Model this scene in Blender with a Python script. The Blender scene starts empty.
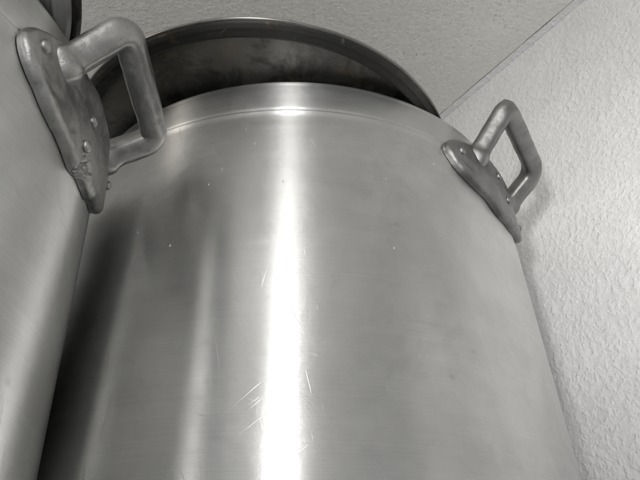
import bpy, bmesh, math, random
from mathutils import Vector, noise

random.seed(4)
sc = bpy.context.scene
col = sc.collection
PI = math.pi
rad = math.radians


# ------------------------------------------------------------------ helpers
def link(name, bm, m, parent=None, smooth=True):
    bmesh.ops.recalc_face_normals(bm, faces=bm.faces)
    me = bpy.data.meshes.new(name)
    bm.to_mesh(me)
    bm.free()
    if smooth:
        for p in me.polygons:
            p.use_smooth = True
    o = bpy.data.objects.new(name, me)
    if m:
        me.materials.append(m)
    col.objects.link(o)
    if parent:
        o.parent = parent
    return o


def thing(name, label, cat, loc, group=None):
    o = bpy.data.objects.new(name, None)
    o.empty_display_size = 0.1
    col.objects.link(o)
    o.location = loc
    o['label'] = label
    o['category'] = cat
    if group:
        o['group'] = group
    return o


def lathe(profile, n=288, dent=0.0, seed=0.0):
    """Closed body of revolution from a list of (radius, height)."""
    bm = bmesh.new()
    rings = []
    for r, z in profile:
        if r < 1e-6:
            rings.append([bm.verts.new((0, 0, z))])
            continue
        ring = []
        for i in range(n):
            a = 2 * PI * i / n
            rr = r
            if dent:
                rr += dent * noise.noise(Vector((2.1 * math.cos(a), 2.1 * math.sin(a), z * 3.3 + seed)))
                rr += dent * .22 * noise.noise(Vector((7 * math.cos(a), 7 * math.sin(a), z * 9 + seed + 5)))
            ring.append(bm.verts.new((rr * math.cos(a), rr * math.sin(a), z)))
        rings.append(ring)
    for A, B in zip(rings, rings[1:]):
        if len(A) == 1 and len(B) == 1:
            continue
        for i in range(n):
            j = (i + 1) % n
            if len(A) == 1:
                bm.faces.new((A[0], B[i], B[j]))
            elif len(B) == 1:
                bm.faces.new((A[i], A[j], B[0]))
            else:
                bm.faces.new((A[i], A[j], B[j], B[i]))
    return bm


def sweep(points, radii, n=24, lump=0.0, seed=0.0, burr=None):
    """Tube along points with parallel-transported frames."""
    bm = bmesh.new()
    P = [Vector(p) for p in points]
    t0 = (P[1] - P[0]).normalized()
    u = t0.cross(Vector((0.31, 0.17, 0.93))).normalized()
    rings = []
    for i, p in enumerate(P):
        a = P[max(i - 1, 0)]
        b = P[min(i + 1, len(P) - 1)]
        t = (b - a).normalized()
        u = (u - t * u.dot(t)).normalized()
        v = t.cross(u)
        ring = []
        for k in range(n):
            th = 2 * PI * k / n
            q = p + (u * math.cos(th) + v * math.sin(th)) * radii[i] * (abs(math.cos(th + .6)) ** 3.4 + abs(math.sin(th + .6)) ** 3.4) ** (-1 / 3.4) * .94
            if lump:
                d = noise.noise(q * 60 + Vector((seed, 0, 0))) * .6 + noise.noise(q * 160 + Vector((seed, 3, 0))) * .3
                q = q + (q - p).normalized() * lump * d
            if burr:                                   # ragged casting flash on the outside of one corner
                e = (q - burr[0]).length / burr[1]
                if e < 1.4 and (q - p).dot(burr[0] - (P[len(P) // 2])) > 0:
                    q = q + (q - p).normalized() * burr[2] * max(0, 1.4 - e) * (.6 + 1.1 * noise.noise(q * 330))
            ring.append(bm.verts.new(q))
        rings.append(ring)
    for A, B in zip(rings, rings[1:]):
        for k in range(n):
            bm.faces.new((A[k], A[(k + 1) % n], B[(k + 1) % n], B[k]))
    bm.faces.new(rings[0])
    bm.faces.new(list(reversed(rings[-1])))
    return bm


# ---------------------------------------------------------------- materials
class NT:
    def __init__(self, name):
        self.m = bpy.data.materials.new(name)
        self.m.use_nodes = True
        self.nt = self.m.node_tree
        self.bsdf = self.nt.nodes['Principled BSDF']

    def n(self, kind, **kw):
        nd = self.nt.nodes.new(kind)
        ins = kw.pop('ins', {})
        for k, v in kw.items():
            setattr(nd, k, v)
        for k, v in ins.items():
            self.set(nd.inputs[k], v)
        return nd

    def set(self, sock, v):
        if isinstance(v, bpy.types.NodeSocket):
            self.nt.links.new(v, sock)
        else:
            sock.default_value = v

    def math(self, op, a, b=0.0, c=0.0, clamp=False):
        nd = self.n('ShaderNodeMath', operation=op, use_clamp=clamp)
        for s, v in zip(nd.inputs, (a, b, c)):
            self.set(s, v)
        return nd.outputs[0]

    def noise(self, vec, scale, detail=3.0, rough=.55, dist=0.0):
        nd = self.n('ShaderNodeTexNoise', ins={'Vector': vec, 'Scale': scale, 'Detail': detail, 'Roughness': rough, 'Distortion': dist})
        return nd.outputs[0]

    def ramp(self, v, a, b, lo=0.0, hi=1.0, smooth=True):
        nd = self.n('ShaderNodeMapRange', interpolation_type='SMOOTHSTEP' if smooth else 'LINEAR')
        for i, x in enumerate((v, a, b, lo, hi)):
            self.set(nd.inputs[i], x)
        return nd.outputs[0]

    def mix(self, f, a, b):
        nd = self.n('ShaderNodeMix', data_type='RGBA')
        self.set(nd.inputs['Factor'], f)
        for s, v in ((nd.inputs[6], a), (nd.inputs[7], b)):
            self.set(s, v if isinstance(v, bpy.types.NodeSocket) else (*v, 1))
        return nd.outputs[2]

    def comb(self, x, y, z):
        nd = self.n('ShaderNodeCombineXYZ')
        for s, v in zip(nd.inputs, (x, y, z)):
            self.set(s, v)
        return nd.outputs[0]

    def bump(self, h, strength, dist, prev=None):
        nd = self.n('ShaderNodeBump', ins={'Height': h, 'Strength': strength, 'Distance': dist})
        if prev:
            self.set(nd.inputs['Normal'], prev)
        return nd.outputs[0]


def spun_metal(name, radius, base=(.56, .56, .555), rough=.27, aniso=.8, seed=0.0, stain=0.0, worn=1.0, flat=False):
    """Aluminium spun and brushed around the axis: fine rings, scratches, flecks and dull patches."""
    t = NT(name)
    co = t.n('ShaderNodeTexCoord').outputs['Object']
    sep = t.n('ShaderNodeSeparateXYZ', ins={0: co})
    X, Y, Z = sep.outputs
    ang = t.math('MULTIPLY', t.math('ARCTAN2', X, t.math('MULTIPLY', Y, -1.0)), radius)     # arc length, seam at the back
    rr = t.math('SQRT', t.math('ADD', t.math('MULTIPLY', X, X), t.math('MULTIPLY', Y, Y)))
    hgt = t.math('ADD', Z, rr)
    hgt = t.math('ADD', hgt, seed)
    uv = t.comb(X, Y, seed) if flat else t.comb(ang, hgt, seed)
    # brushed rings
    ring = t.noise(t.comb(t.math('MULTIPLY', ang, 5.0), t.math('MULTIPLY', hgt, 900.0), seed), 1.0, 3, .6)
    ring2 = t.noise(t.comb(t.math('MULTIPLY', ang, 16.0), t.math('MULTIPLY', hgt, 2200.0), seed + 3), 1.0, 2, .6)
    ring3 = t.noise(t.comb(t.math('MULTIPLY', ang, 2.0), t.math('MULTIPLY', hgt, 60.0), seed + 7), 1.0, 2, .5)
    # dull patches, smudges
    blot = t.noise(uv, 7.0, 5, .6, .5)
    blot2 = t.noise(uv, 34.0, 5, .68, .8)
    smear = t.noise(t.comb(t.math('MULTIPLY', ang, 20.0), t.math('MULTIPLY', hgt, 5.0), seed + 11), 1.0, 4, .6)
    # hairline scratches: level lines of strongly stretched noise in turned frames, cut into short pieces by a second noise
    def scratches(deg, across, along, w, gs, lo, hi, s):
        c_, s_ = math.cos(rad(deg)), math.sin(rad(deg))
        p = t.math('ADD', t.math('MULTIPLY', ang, c_), t.math('MULTIPLY', hgt, s_))
        q = t.math('SUBTRACT', t.math('MULTIPLY', hgt, c_), t.math('MULTIPLY', ang, s_))
        a = t.noise(t.comb(t.math('MULTIPLY', p, along), t.math('MULTIPLY', q, across), seed + s), 1.0, 1.0, .4, 0.0)
        line = t.ramp(t.math('ABSOLUTE', t.math('SUBTRACT', a, .5)), 0.0, w, 1.0, 0.0)
        g = t.ramp(t.noise(t.comb(t.math('MULTIPLY', p, gs), t.math('MULTIPLY', q, gs * 2.5), seed + s + 2), 1.0, 2, .5), t.math('SUBTRACT', lo, low), hi)
        return t.math('MULTIPLY', line, g)
    low = t.ramp(Z, .19, .34, .09 if worn > .5 else 0.0, 0.0)
    scr = None
    for dg, ac, al, w_, gs, lo, hi in ((8, 60, 2.0, .010, 16, .60, .72), (-62, 70, 2.5, .012, 20, .62, .72), (-78, 90, 3, .012, 26, .64, .72),
                                       (40, 80, 3, .012, 24, .63, .72), (83, 55, 2, .008, 14, .63, .74), (-20, 110, 3, .016, 30, .66, .74)):
        k = scratches(dg, ac, al, w_, gs, lo, hi, 20 + dg * .37)
        scr = k if scr is None else t.math('MAXIMUM', scr, k)
    scr = t.math('MULTIPLY', scr, worn)
    # small pale flecks
    v = t.n('ShaderNodeTexVoronoi', feature='F1', ins={'Vector': t.comb(t.math('MULTIPLY', ang, 1.9), hgt, seed), 'Scale': 52.0, 'Randomness': 1.0})
    cs = t.n('ShaderNodeSeparateColor', ins={0: v.outputs['Color']})
    fsize = t.ramp(cs.outputs[0], .55, 1.0, 0.0, .075)
    fleck = t.math('MULTIPLY', t.math('LESS_THAN', t.math('ADD', v.outputs['Distance'], t.math('MULTIPLY', t.math('SUBTRACT', blot2, .5), .12)), fsize), t.math('GREATER_THAN', cs.outputs[0], .66))
    fleck = t.math('MULTIPLY', fleck, t.math('MULTIPLY', t.ramp(cs.outputs[2], 0, 1, .45, 1.2, False), worn))
    # small dark spots
    v2 = t.n('ShaderNodeTexVoronoi', feature='F1', ins={'Vector': t.comb(ang, t.math('MULTIPLY', hgt, 1.4), seed + 9), 'Scale': 26.0})
    cs2 = t.n('ShaderNodeSeparateColor', ins={0: v2.outputs['Color']})
    spot = t.math('MULTIPLY', t.ramp(v2.outputs['Distance'], .02, t.ramp(cs2.outputs[1], .7, 1.0, .03, .16), 1.0, 0.0), t.math('GREATER_THAN', cs2.outputs[1], .78))
    spot = t.math('MULTIPLY', spot, t.ramp(blot2, .35, .6))
    base_c = t.mix(t.ramp(blot, .3, .72), [c * .86 for c in base], [min(c * 1.08, 1) for c in base])
    base_c = t.mix(t.math('MULTIPLY', t.ramp(blot2, .45, .75), .55 if stain else .28), base_c, [c * .72 for c in base])
    base_c = t.mix(t.math('MULTIPLY', t.ramp(ring, .3, .75), .22), base_c, [c * .70 for c in base])
    base_c = t.mix(t.math('MULTIPLY', spot, .22), base_c, (.20, .19, .18))
    if stain:
        st = t.noise(uv, 17.0, 7, .68, .5)
        base_c = t.mix(t.math('MULTIPLY', t.ramp(st, .42, .62), stain), base_c, (.07, .067, .063))
        st2 = t.noise(t.n('ShaderNodeMapping', ins={'Vector': uv, 'Location': (3, 1, 7)}).outputs[0], 23.0, 6, .65, .4)
        base_c = t.mix(t.math('MULTIPLY', t.ramp(st2, .54, .68), stain * .8), base_c, (.34, .27, .17))
    base_c = t.mix(t.math('MULTIPLY', scr, .38), base_c, (.9, .9, .9))
    base_c = t.mix(fleck, base_c, (.70, .70, .685))
    r = t.math('ADD', rough, t.math('MULTIPLY', t.math('SUBTRACT', blot, .5), .16))
    r = t.math('ADD', r, t.math('MULTIPLY', t.math('SUBTRACT', ring3, .5), .10))
    r = t.math('ADD', r, t.math('MULTIPLY', t.math('SUBTRACT', smear, .5), .12))
    r = t.math('ADD', r, t.math('MULTIPLY', t.math('SUBTRACT', blot2, .5), .14))
    r = t.math('ADD', r, t.math('MULTIPLY', scr, .12))
    t.set(t.bsdf.inputs['Roughness'], t.math('MAXIMUM', r, .1))
    t.set(t.bsdf.inputs['Base Color'], base_c)
    t.set(t.bsdf.inputs['Metallic'], t.math('SUBTRACT', 1.0, fleck))
    b = t.bump(ring, .10, .0006)
    b = t.bump(ring2, .08, .0004, b)
    b = t.bump(scr, .15, .0003, b)
    b = t.bump(blot2, .05, .002, b)
    t.set(t.bsdf.inputs['Normal'], b)
    tan = t.n('ShaderNodeTangent', direction_type='RADIAL', axis='Z')
    t.set(t.bsdf.inputs['Tangent'], tan.outputs[0])
    t.bsdf.inputs['Anisotropic'].default_value = aniso
    t.bsdf.inputs['Anisotropic Rotation'].default_value = ANISO_ROT
    return t.m


ANISO_ROT = .25


def cast_metal(name, base=(.29, .288, .285), rough=.43, seed=0.0):
    t = NT(name)
    co = t.n('ShaderNodeTexCoord').outputs['Object']
    sh = t.n('ShaderNodeMapping', ins={'Vector': co, 'Location': (seed, seed * .7, 0)}).outputs[0]
    big = t.noise(sh, 24, 4, .6)
    fine = t.noise(sh, 190, 4, .65)
    grit = t.noise(sh, 620, 2, .6)
    c = t.mix(t.ramp(big, .35, .7), [x * .72 for x in base], [min(1, x * 1.12) for x in base])
    pits = t.ramp(fine, .60, .72)
    c = t.mix(t.math('MULTIPLY', pits, .45), c, (.16, .155, .15))
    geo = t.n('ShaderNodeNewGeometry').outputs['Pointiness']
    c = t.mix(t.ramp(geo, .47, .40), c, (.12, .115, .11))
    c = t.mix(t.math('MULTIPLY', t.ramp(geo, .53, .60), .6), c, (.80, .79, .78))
    t.set(t.bsdf.inputs['Base Color'], c)
    t.bsdf.inputs['Metallic'].default_value = 1.0
    r = t.math('ADD', rough, t.math('MULTIPLY', t.math('SUBTRACT', big, .5), .25))
    r = t.math('ADD', r, t.math('MULTIPLY', t.math('SUBTRACT', fine, .5), .25))
    t.set(t.bsdf.inputs['Roughness'], r)
    b = t.bump(big, .12, .003)
    b = t.bump(fine, .30, .0010, b)
    b = t.bump(grit, .35, .0003, b)
    t.set(t.bsdf.inputs['Normal'], b)
    return t.m


def plaster(name, base, scale, pits, seed, depth=.0022):
    t = NT(name)
    co = t.n('ShaderNodeTexCoord').outputs['Object']
    sh = t.n('ShaderNodeMapping', ins={'Vector': co, 'Location': (seed, seed * 2, seed)}).outputs[0]
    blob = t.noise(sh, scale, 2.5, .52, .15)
    fine = t.noise(sh, scale * 2.4, 2, .5)
    soft = t.noise(sh, scale * .35, 2, .5)
    wide = t.noise(sh, 9, 4, .6, .3)
    grime = t.noise(sh, 22, 5, .65, .6)
    c = t.mix(t.ramp(wide, .3, .75), [x * .95 for x in base], [min(.95, x * 1.04) for x in base])
    c = t.mix(t.math('MULTIPLY', t.ramp(grime, .60, .74), .24), c, [x * .74 for x in base])
    c = t.mix(t.math('MULTIPLY', t.ramp(blob, .52, .36), .16), c, [x * .62 for x in base])     # shade painted into the recesses so the grain relief reads
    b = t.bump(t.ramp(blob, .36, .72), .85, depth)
    b = t.bump(t.ramp(fine, .45, .74), .5, depth * .4, b)
    b = t.bump(soft, .5, depth * 1.5, b)
    if pits:
        v = t.n('ShaderNodeTexVoronoi', feature='F1', ins={'Vector': sh, 'Scale': 130.0, 'Randomness': 1.0})
        cs = t.n('ShaderNodeSeparateColor', ins={0: v.outputs['Color']})
        warp = t.math('ADD', v.outputs['Distance'], t.math('MULTIPLY', t.math('SUBTRACT', fine, .5), .35))
        lim = t.ramp(cs.outputs[0], .45, 1.0, .0, .24)
        p = t.ramp(warp, lim, t.math('ADD', lim, .08), 1.0, 0.0)
        p = t.math('MULTIPLY', p, t.math('GREATER_THAN', cs.outputs[0], .5))
        p = t.math('MULTIPLY', p, t.ramp(wide, .36, .60, .25, 1.0))
        c = t.mix(t.math('MULTIPLY', p, .38), c, [x * .45 for x in base])
        b = t.bump(t.math('SUBTRACT', 1.0, p), .8, depth * 1.2, b)
    t.set(t.bsdf.inputs['Base Color'], c)
    t.bsdf.inputs['Roughness'].default_value = .62
    t.bsdf.inputs['Specular IOR Level'].default_value = .35
    t.set(t.bsdf.inputs['Normal'], b)
    return t.m


M_pot_a = spun_metal('spun_aluminium_tall', .30, base=(.71, .71, .705), seed=0.0, rough=.36, aniso=.93)
M_pot_b = spun_metal('spun_aluminium_near', .245, base=(.74, .74, .73), seed=5.3, rough=.43, aniso=.85, worn=.9)
M_lid = spun_metal('tarnished_lid', .24, base=(.25, .245, .23), seed=11.7, rough=.42, aniso=.6, stain=.75, worn=.3, flat=True)
M_lid_flange = spun_metal('tarnished_flange', .24, base=(.085, .084, .08), seed=14.1, rough=.46, aniso=.4, stain=.5, worn=.4)
M_lid_rim = spun_metal('worn_bright_rim', .24, base=(.30, .295, .285), seed=15.1, rough=.34, aniso=.2, stain=.3, worn=.5)
M_lid_pale = spun_metal('grey_lid', .2, base=(.50, .50, .49), seed=18.7, rough=.58, aniso=.1, stain=.0, worn=.3, flat=True)
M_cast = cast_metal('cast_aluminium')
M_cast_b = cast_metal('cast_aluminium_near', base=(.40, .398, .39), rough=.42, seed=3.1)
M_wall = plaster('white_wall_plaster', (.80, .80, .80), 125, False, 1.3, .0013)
M_ceil = plaster('ceiling_plaster', (.95, .935, .88), 165, True, 4.4, .0008)

TAPER = .0175 / .4


# --------------------------------------------------------------------- pots
def make_pot(label, axis, R, rim_z, base_z, body_m, cast_m, handles, seed):
    H = rim_z - base_z
    root = thing('stock_pot', label, 'pot', (axis[0], axis[1], base_z), 'large aluminium stock pots standing side by side')

    def rs(zr):                       # outer radius at a height below the rim
        return R - TAPER * zr
    prof = [(0, 0), (rs(-H) - .035, 0), (rs(-H) - .018, .003), (rs(-H) - .006, .012), (rs(-H) - .001, .026), (rs(-H + .04), .04)]
    z = -H + .05
    while z < -.062:
        prof.append((rs(z), H + z))
        z += .009
    for d, zz in ((0, -.056), (.0002, -.0515), (.0011, -.0495), (.0016, -.0480), (.0012, -.0466), (-.0004, -.0455), (-.0020, -.0449),
                  (-.0024, -.0440), (-.0021, -.0430), (-.0013, -.0415), (-.0010, -.039), (-.0010, -.030), (-.0010, -.018), (-.0010, -.008),
                  (-.0008, -.004), (-.0002, -.0022), (-.0006, -.0009), (-.0020, 0.0), (-.0034, -.0006), (-.0042, -.0022),
                  (-.0045, -.008), (-.0045, -.05)):
        prof.append((rs(zz) + d, H + zz))
    for zz in (-.12, -.25, -.4):
        if -zz < H - .03:
            prof.append((rs(zz) - .0045, H + zz))
    prof += [(rs(-H) - .012, .03), (rs(-H) - .03, .006), (0, .0055)]
    link('body', lathe(prof, 320, .00045, seed), body_m, root)

    for hd in handles:
        A0 = hd['az']
        dz = hd['dz']

        def at(s, zr, lift):
            a = A0 + s / R
            r = rs(zr) + lift
            return Vector((r * math.cos(a), r * math.sin(a), H + zr))
        # ---- the carrying bar, cast square and bent upward
        rdir = Vector((math.cos(A0), math.sin(A0), 0))
        pts0 = []
        for (az, zf, lo, up) in hd['feet']:
            a = az
            f = Vector(((rs(zf) + .004) * math.cos(a), (rs(zf) + .004) * math.sin(a), H + zf))
            pts0.append((f, f + rdir * lo + Vector((0, 0, up))))
        (f1, c1), (f2, c2) = pts0
        
        def fillet(p, c, q, rc, n=9):
            u = (p - c).normalized()
            v = (q - c).normalized()
            half = u.angle(v) / 2
            d = rc / math.tan(half)
            a, b = c + u * d, c + v * d
            o = c + (u + v).normalized() * (rc / math.sin(half))
            out = []
            for i in range(n + 1):
                k = i / n
                w = (a - o).lerp(b - o, k).normalized() * rc
                out.append(o + w)
            return out
        arc1 = fillet(f1, c1, c2, hd['fillet'][0])
        arc2 = fillet(c1, c2, f2, hd['fillet'][1])
        def root_pts(f, c):
            out = Vector((f.x, f.y, 0)).normalized()
            base = f - out * .0075
            d = (c - f).normalized()
            return [base, base + out * .004, f + out * .001, f + d * .006]
        ctrl = root_pts(f1, c1) + arc1 + arc2 + list(reversed(root_pts(f2, c2)))
        dense = []
        for p, q in zip(ctrl, ctrl[1:]):
            n = max(1, int((q - p).length / .0016))
            for i in range(n):
                dense.append(p.lerp(q, i / n))
        dense.append(ctrl[-1])
        for _ in range(3):
            dense = [dense[0]] + [(dense[i - 1] + dense[i] * 2 + dense[i + 1]) / 4 for i in range(1, len(dense) - 1)] + [dense[-1]]
        L = [0.0]
        for p, q in zip(dense, dense[1:]):
            L.append(L[-1] + (q - p).length)
        rb = hd['bar']
        radii = []
        for l in L:
            e = min(l, L[-1] - l)
            radii.append(rb * (1 + .34 * math.exp(-(max(e - .006, 0) / .008) ** 2)))
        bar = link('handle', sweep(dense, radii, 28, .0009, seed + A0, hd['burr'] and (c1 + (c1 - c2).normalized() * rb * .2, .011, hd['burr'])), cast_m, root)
        # ---- the mounting plate that hugs the pot
        bm = bmesh.new()
        NU, NV = 200, 48
        half = hd['half']
        V = []
        for i in range(NU + 1):
            u = -1 + 2 * i / NU
            uu = math.copysign(abs(math.sin(u * PI / 2)), u)      # denser towards the ends
            s = uu * half
            zt = hd['top'] - hd['topdrop'] * uu * uu
            zb = hd['bot'] + hd['botrise'] * uu * uu
            zt += .0022 * noise.noise(Vector((s * 45, seed, 1)))
            zb += .0062 * noise.noise(Vector((s * 34, seed, 7))) + .0007 * noise.noise(Vector((s * 120, seed, 9)))
            mid, hh = (zt + zb) / 2, (zt - zb) / 2
            hh *= max(1 - abs(uu) ** 4, 0.0) ** .5
            rowv = []
            for j in range(NV + 1):
                v = -1 + 2 * j / NV
                vv = math.sin(v * PI / 2)
                zr = mid + vv * max(hh, .0004) + dz
                eu = min(1, (half - abs(s)) / .010)
                ev = min(1, max(hh, .0004) * (1 - abs(vv)) / .008)
                puff = (1 - (1 - eu) ** 2.4) ** .6 * (1 - (1 - ev) ** 2.4) ** .6
                lift = .0042 + .0058 * puff
                q = Vector((s * 55, zr * 60, seed))
                lift += (.0008 * noise.noise(q) + .0005 * noise.noise(q * 2.9)) * (.4 + .6 * puff)
                if hd['chip']:
                    cs, cv, cr = hd['chip']
                    dd = math.hypot((s - cs) / cr, (vv - cv) * .035 / cr)
                    if dd < 1:
                        lift -= (1 - dd) ** .5 * .0068 * (1 + 1.5 * noise.noise(Vector((s * 520, vv * 16, 2))))
                rowv.append(bm.verts.new(at(s, zr, max(lift, .0008))))
            V.append(rowv)
        for i in range(NU):
            for j in range(NV):
                bm.faces.new((V[i][j], V[i + 1][j], V[i + 1][j + 1], V[i][j + 1]))
        loop = [V[i][0] for i in range(NU + 1)] + [V[NU][j] for j in range(1, NV + 1)] + [V[i][NV] for i in range(NU - 1, -1, -1)] + [V[0][j] for j in range(NV - 1, 0, -1)]
        back = []
        for w in loop:
            c = w.co
            a = math.atan2(c.y, c.x)
            r = rs(c.z - H) + .0007
            back.append(bm.verts.new((r * math.cos(a), r * math.sin(a), c.z)))
        for k in range(len(loop)):
            k2 = (k + 1) % len(loop)
            bm.faces.new((loop[k], loop[k2], back[k2], back[k]))
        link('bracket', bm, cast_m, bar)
        # ---- rivet heads
        for (s, zr, rr) in hd['rivets']:
            bm = bmesh.new()
            bmesh.ops.create_uvsphere(bm, u_segments=18, v_segments=12, radius=1)
            c = at(s, zr, hd['rivet_lift'])
            a = math.atan2(c.y, c.x)
            nx = Vector((math.cos(a), math.sin(a), 0))
            tx = Vector((-math.sin(a), math.cos(a), 0))
            for w in bm.verts:
                p = w.co.copy()
                k = 1 + .10 * noise.noise(p * 1.7 + Vector((s * 90, zr * 90, seed)))
                w.co = c + (nx * p.x * .62 + tx * p.y + Vector((0, 0, p.z))) * rr * k
            link('rivet', bm, cast_m, bar)
    return root


def make_lid(label, centre, R, seed, panel_m, flange_m, rim_m, sink=0.0, roll=.0019):
    root = thing('pot_lid', label, 'lid', centre, 'pan lids laid on the stock pots')
    # flange with a stepped underside (z = 0 is the lowest bead)
    k = 1 - sink
    fl = [(R - .0200, .0170 * k + .001), (R - .0203, .0060 * k + .001), (R - .0196, .0016), (R - .0180, 0.0), (R - .0160, .0004), (R - .0130, .0018),
          (R - .0105, .0027), (R - .0095, .0028), (R - .0085, .0034), (R - .0060, .0052), (R - .0024, .0072),
          (R - .0024, .0100), (R - .0070, .0090), (R - .0120, .0062), (R - .0165, .0030), (R - .0178, .0060), (R - .0178, .0190), (R - .0200, .0186)]
    pr = [(0, .0125), (.05, .0126), (.10, .0128), (.125, .0120), (.13, .0108), (.135, .0108), (.14, .0120), (R - .05, .0126), (R - .032, .0130), (R - .0235, .0150), (R - .0195, .0168)]
    pr = [(q, h * k + .001 * sink) for q, h in pr] + [(R - .0195, .0182), (R - .035, .0180), (.14, .0178), (.10, .0178), (0, .0178)]
    link('panel', lathe(pr, 288, .0010, seed), panel_m, root)
    link('flange', lathe(fl, 288, .0006, seed + 2), flange_m, root)
    ro = []
    for k in range(13):
        a = 2 * PI * k / 12
        ro.append((R - .0014 - roll * .5 + roll * math.cos(a), .0084 + roll * math.sin(a)))
    link('rolled_rim', lathe(ro, 288, .0011, seed + 2), rim_m, root)
    return root


BASE = -.12
TX, TY, TR, TZ = -.0341, .7390, .300, .4972
NX, NY, NR, NZ = -.4387, .3387, .2438, .3887


def handle(az, feet, half, dz, rivets, **kw):
    d = dict(az=az, feet=feet, half=half, dz=dz, rivets=rivets, bar=.0115, fillet=(.013, .024), top=-.013, topdrop=.010, bot=-.098, botrise=.022,
             chip=None, burr=0.0, rivet_lift=.0108)
    d.update(kw)
    return d


def opposite(az, R):
    return handle(az, [(az - .19, -.033, .046, .045), (az + .19, -.033, .046, .045)], .104, 0.0,
                  [(-.08, -.048, .005), (-.01, -.05, .005), (.015, -.08, .005), (.08, -.05, .005)])


ha = rad(-35)
make_pot('tall dull silver stock pot beside the plastered wall, its bare side streaked with light', (TX, TY), TR, TZ, BASE, M_pot_a, M_cast,
         [handle(ha, [(rad(-44.0), -.036, .0475, .0555), (rad(-21.5), -.031, .045, .036)], .108, -.006,
                 [(-.087, -.054, .0048), (-.004, -.040, .0042), (.010, -.068, .0050), (.078, -.066, .0048)], burr=.0035, bar=.0124, fillet=(.011, .024)),
          opposite(rad(145), TR)], 1.7)
hb = rad(3)
make_pot('nearer stock pot with a chipped riveted handle, cropped by the left edge', (NX, NY), NR, NZ, BASE, M_pot_b, M_cast_b,
         [handle(hb, [(rad(-9.9), -.036, .0395, .047), (rad(17.1), -.024, .0445, .026)], .096, 0.0,
                 [(-.080, -.047, .0052), (-.010, -.048, .0050), (-.012, -.077, .0052), (.085, -.036, .0046)], bar=.0128, fillet=(.013, .013),
                 chip=(-.004, -.80, .011)),
          opposite(rad(183), NR)], 6.2)

make_lid('wide blackened lid overhanging the front of the tall stock pot', (-.0764 * .988, .6170 * .988, TZ + .0012), .2450, 2.0, M_lid, M_lid_flange, M_lid_rim)
make_lid('grey lid with dark edge, mostly cut off by the top left corner', (-.3796, .2138, NZ + .0012), .2068, 8.0, M_lid_pale, M_lid_pale, M_lid_flange, .8, .0042)

# ------------------------------------------------------------------ setting
CEIL = .90
WN = Vector((math.cos(rad(34.67)), math.sin(rad(34.67)), 0))     # towards the wall
WD = Vector((-WN.y, WN.x, 0))                                     # along the wall, away from the camera
WOFF = Vector((TX, TY, 0)).dot(WN) + .335


def slab(name, m, corners, thick, kind='structure'):
    bm = bmesh.new()
    bot = [bm.verts.new(c) for c in corners]
    f = bm.faces.new(bot)
    r = bmesh.ops.extrude_face_region(bm, geom=[f])
    for e in r['geom']:
        if isinstance(e, bmesh.types.BMVert):
            e.co += Vector(thick)
    o = link(name, bm, m, smooth=False)
    o['kind'] = kind
    return o


def on_wall(d, along, z):
    p = WN * d + WD * along
    return Vector((p.x, p.y, z))


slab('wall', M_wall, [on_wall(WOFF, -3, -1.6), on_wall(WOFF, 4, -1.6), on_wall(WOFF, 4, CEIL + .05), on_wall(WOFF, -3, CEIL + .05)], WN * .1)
# ceiling board: its edge stops just short of the wall and leaves an uneven hairline joint
bm = bmesh.new()
edge = []
N = 500
for i in range(N + 1):
    a = -3 + 7 * i / N
    w = WOFF - .0125 + .0011 * noise.noise(Vector((a * 14, 0, 0))) + .0008 * noise.noise(Vector((a * 60, 2, 0)))
    edge.append(on_wall(w, a, CEIL))
vs = [bm.verts.new(p) for p in edge] + [bm.verts.new(on_wall(WOFF - 4.5, 4, CEIL)), bm.verts.new(on_wall(WOFF - 4.5, -3, CEIL))]
f = bm.faces.new(vs)
r = bmesh.ops.extrude_face_region(bm, geom=[f])
for e in r['geom']:
    if isinstance(e, bmesh.types.BMVert):
        e.co.z += .03
ceil = link('ceiling', bm, M_ceil, smooth=False)
ceil['kind'] = 'structure'
# plaster fillet between the joint and the wall
bm = bmesh.new()
A, B, Cc, D = [], [], [], []
for i in range(N + 1):
    a = -3 + 7 * i / N
    w = WOFF - .0105 + .0013 * noise.noise(Vector((a * 17, 9, 0))) + .0010 * noise.noise(Vector((a * 70, 5, 0)))
    A.append(bm.verts.new(on_wall(w, a, CEIL + .03)))
    B.append(bm.verts.new(on_wall(w, a, CEIL - .001)))
    Cc.append(bm.verts.new(on_wall(WOFF - .002, a, CEIL - .006)))
    D.append(bm.verts.new(on_wall(WOFF + .01, a, CEIL - .008)))
for i in range(N):
    for P, Q in ((A, B), (B, Cc), (Cc, D)):
        bm.faces.new((P[i], P[i + 1], Q[i + 1], Q[i]))
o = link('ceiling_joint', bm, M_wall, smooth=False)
o['kind'] = 'structure'
slab('joint_light_block', M_ceil, [on_wall(WOFF + .1, -3, CEIL + .052), on_wall(WOFF + .1, 4, CEIL + .052), on_wall(WOFF - .5, 4, CEIL + .052), on_wall(WOFF - .5, -3, CEIL + .052)], Vector((0, 0, .02)))  # unseen slab added above the joint to block light and keep the gap dark
# the shelf both pots stand on (below the frame)
M_shelf = plaster('shelf_paint', (.45, .45, .44), 40, False, 2.2, .0003)
slab('shelf', M_shelf, [Vector((-1.6, .03, BASE - .03)), on_wall(WOFF - .004, -.42, BASE - .03), on_wall(WOFF - .004, 1.6, BASE - .03), Vector((-1.6, 1.6, BASE - .03))], Vector((0, 0, .03)))

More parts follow.
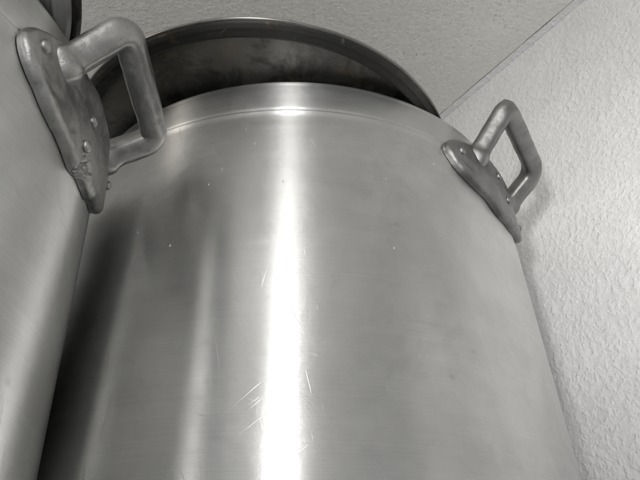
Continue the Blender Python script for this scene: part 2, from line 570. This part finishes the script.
# ------------------------------------------------------------------- lights
w = bpy.data.worlds.new('World')
sc.world = w
w.use_nodes = True
bg = w.node_tree.nodes['Background']
bg.inputs[0].default_value = (.99, .992, 1, 1)
bg.inputs[1].default_value = .41


def area(name, loc, target, sx, sy, power, colour=(1, .985, .965)):
    l = bpy.data.lights.new(name, 'AREA')
    l.shape = 'RECTANGLE'
    l.size, l.size_y = sx, sy
    l.energy = power
    l.color = colour
    o = bpy.data.objects.new(name, l)
    col.objects.link(o)
    o.location = loc
    d = Vector(target) - Vector(loc)
    o.rotation_euler = d.to_track_quat('-Z', 'Y').to_euler()
    return o


area('window_lamp', (-.10, -1.75, .30), (0, .6, .35), .165, 1.3, 15.5)
k = area('added_shadow_lamp', (-.55, -1.05, -.30), (.44, .66, .46), .14, .18, .38)  # unseen lamp added for the handle's wall shadow, beam kept off the pot front
k.data.spread = rad(24)
area('ceiling_lamp', (-1.9, -.9, .86), (-.2, .6, .3), .18, 1.2, 8, (1, .94, .84))

# ------------------------------------------------------------------- camera
cd = bpy.data.cameras.new('camera')
cam = bpy.data.objects.new('camera', cd)
col.objects.link(cam)
cd.sensor_width = 36
cd.lens = 36 * 585.04 / 640
cd.clip_start = .02
cd.clip_end = 100
p, r = .58166, .00729
F = Vector((0, math.cos(p), math.sin(p)))
X0 = Vector((1, 0, 0))
U0 = Vector((0, -math.sin(p), math.cos(p)))
Xc = X0 * math.cos(r) - U0 * math.sin(r)
Uc = X0 * math.sin(r) + U0 * math.cos(r)
from mathutils import Matrix
cam.matrix_world = Matrix(((Xc.x, Uc.x, -F.x, 0), (Xc.y, Uc.y, -F.y, 0), (Xc.z, Uc.z, -F.z, 0), (0, 0, 0, 1)))
sc.camera = cam

sc.view_settings.view_transform = 'Standard'
sc.view_settings.look = 'None'
sc.view_settings.exposure = 0
sc.cycles.max_bounces = 8
sc.cycles.glossy_bounces = 8
sc.cycles.diffuse_bounces = 3
sc.cycles.use_adaptive_sampling = True
sc.cycles.adaptive_threshold = .04
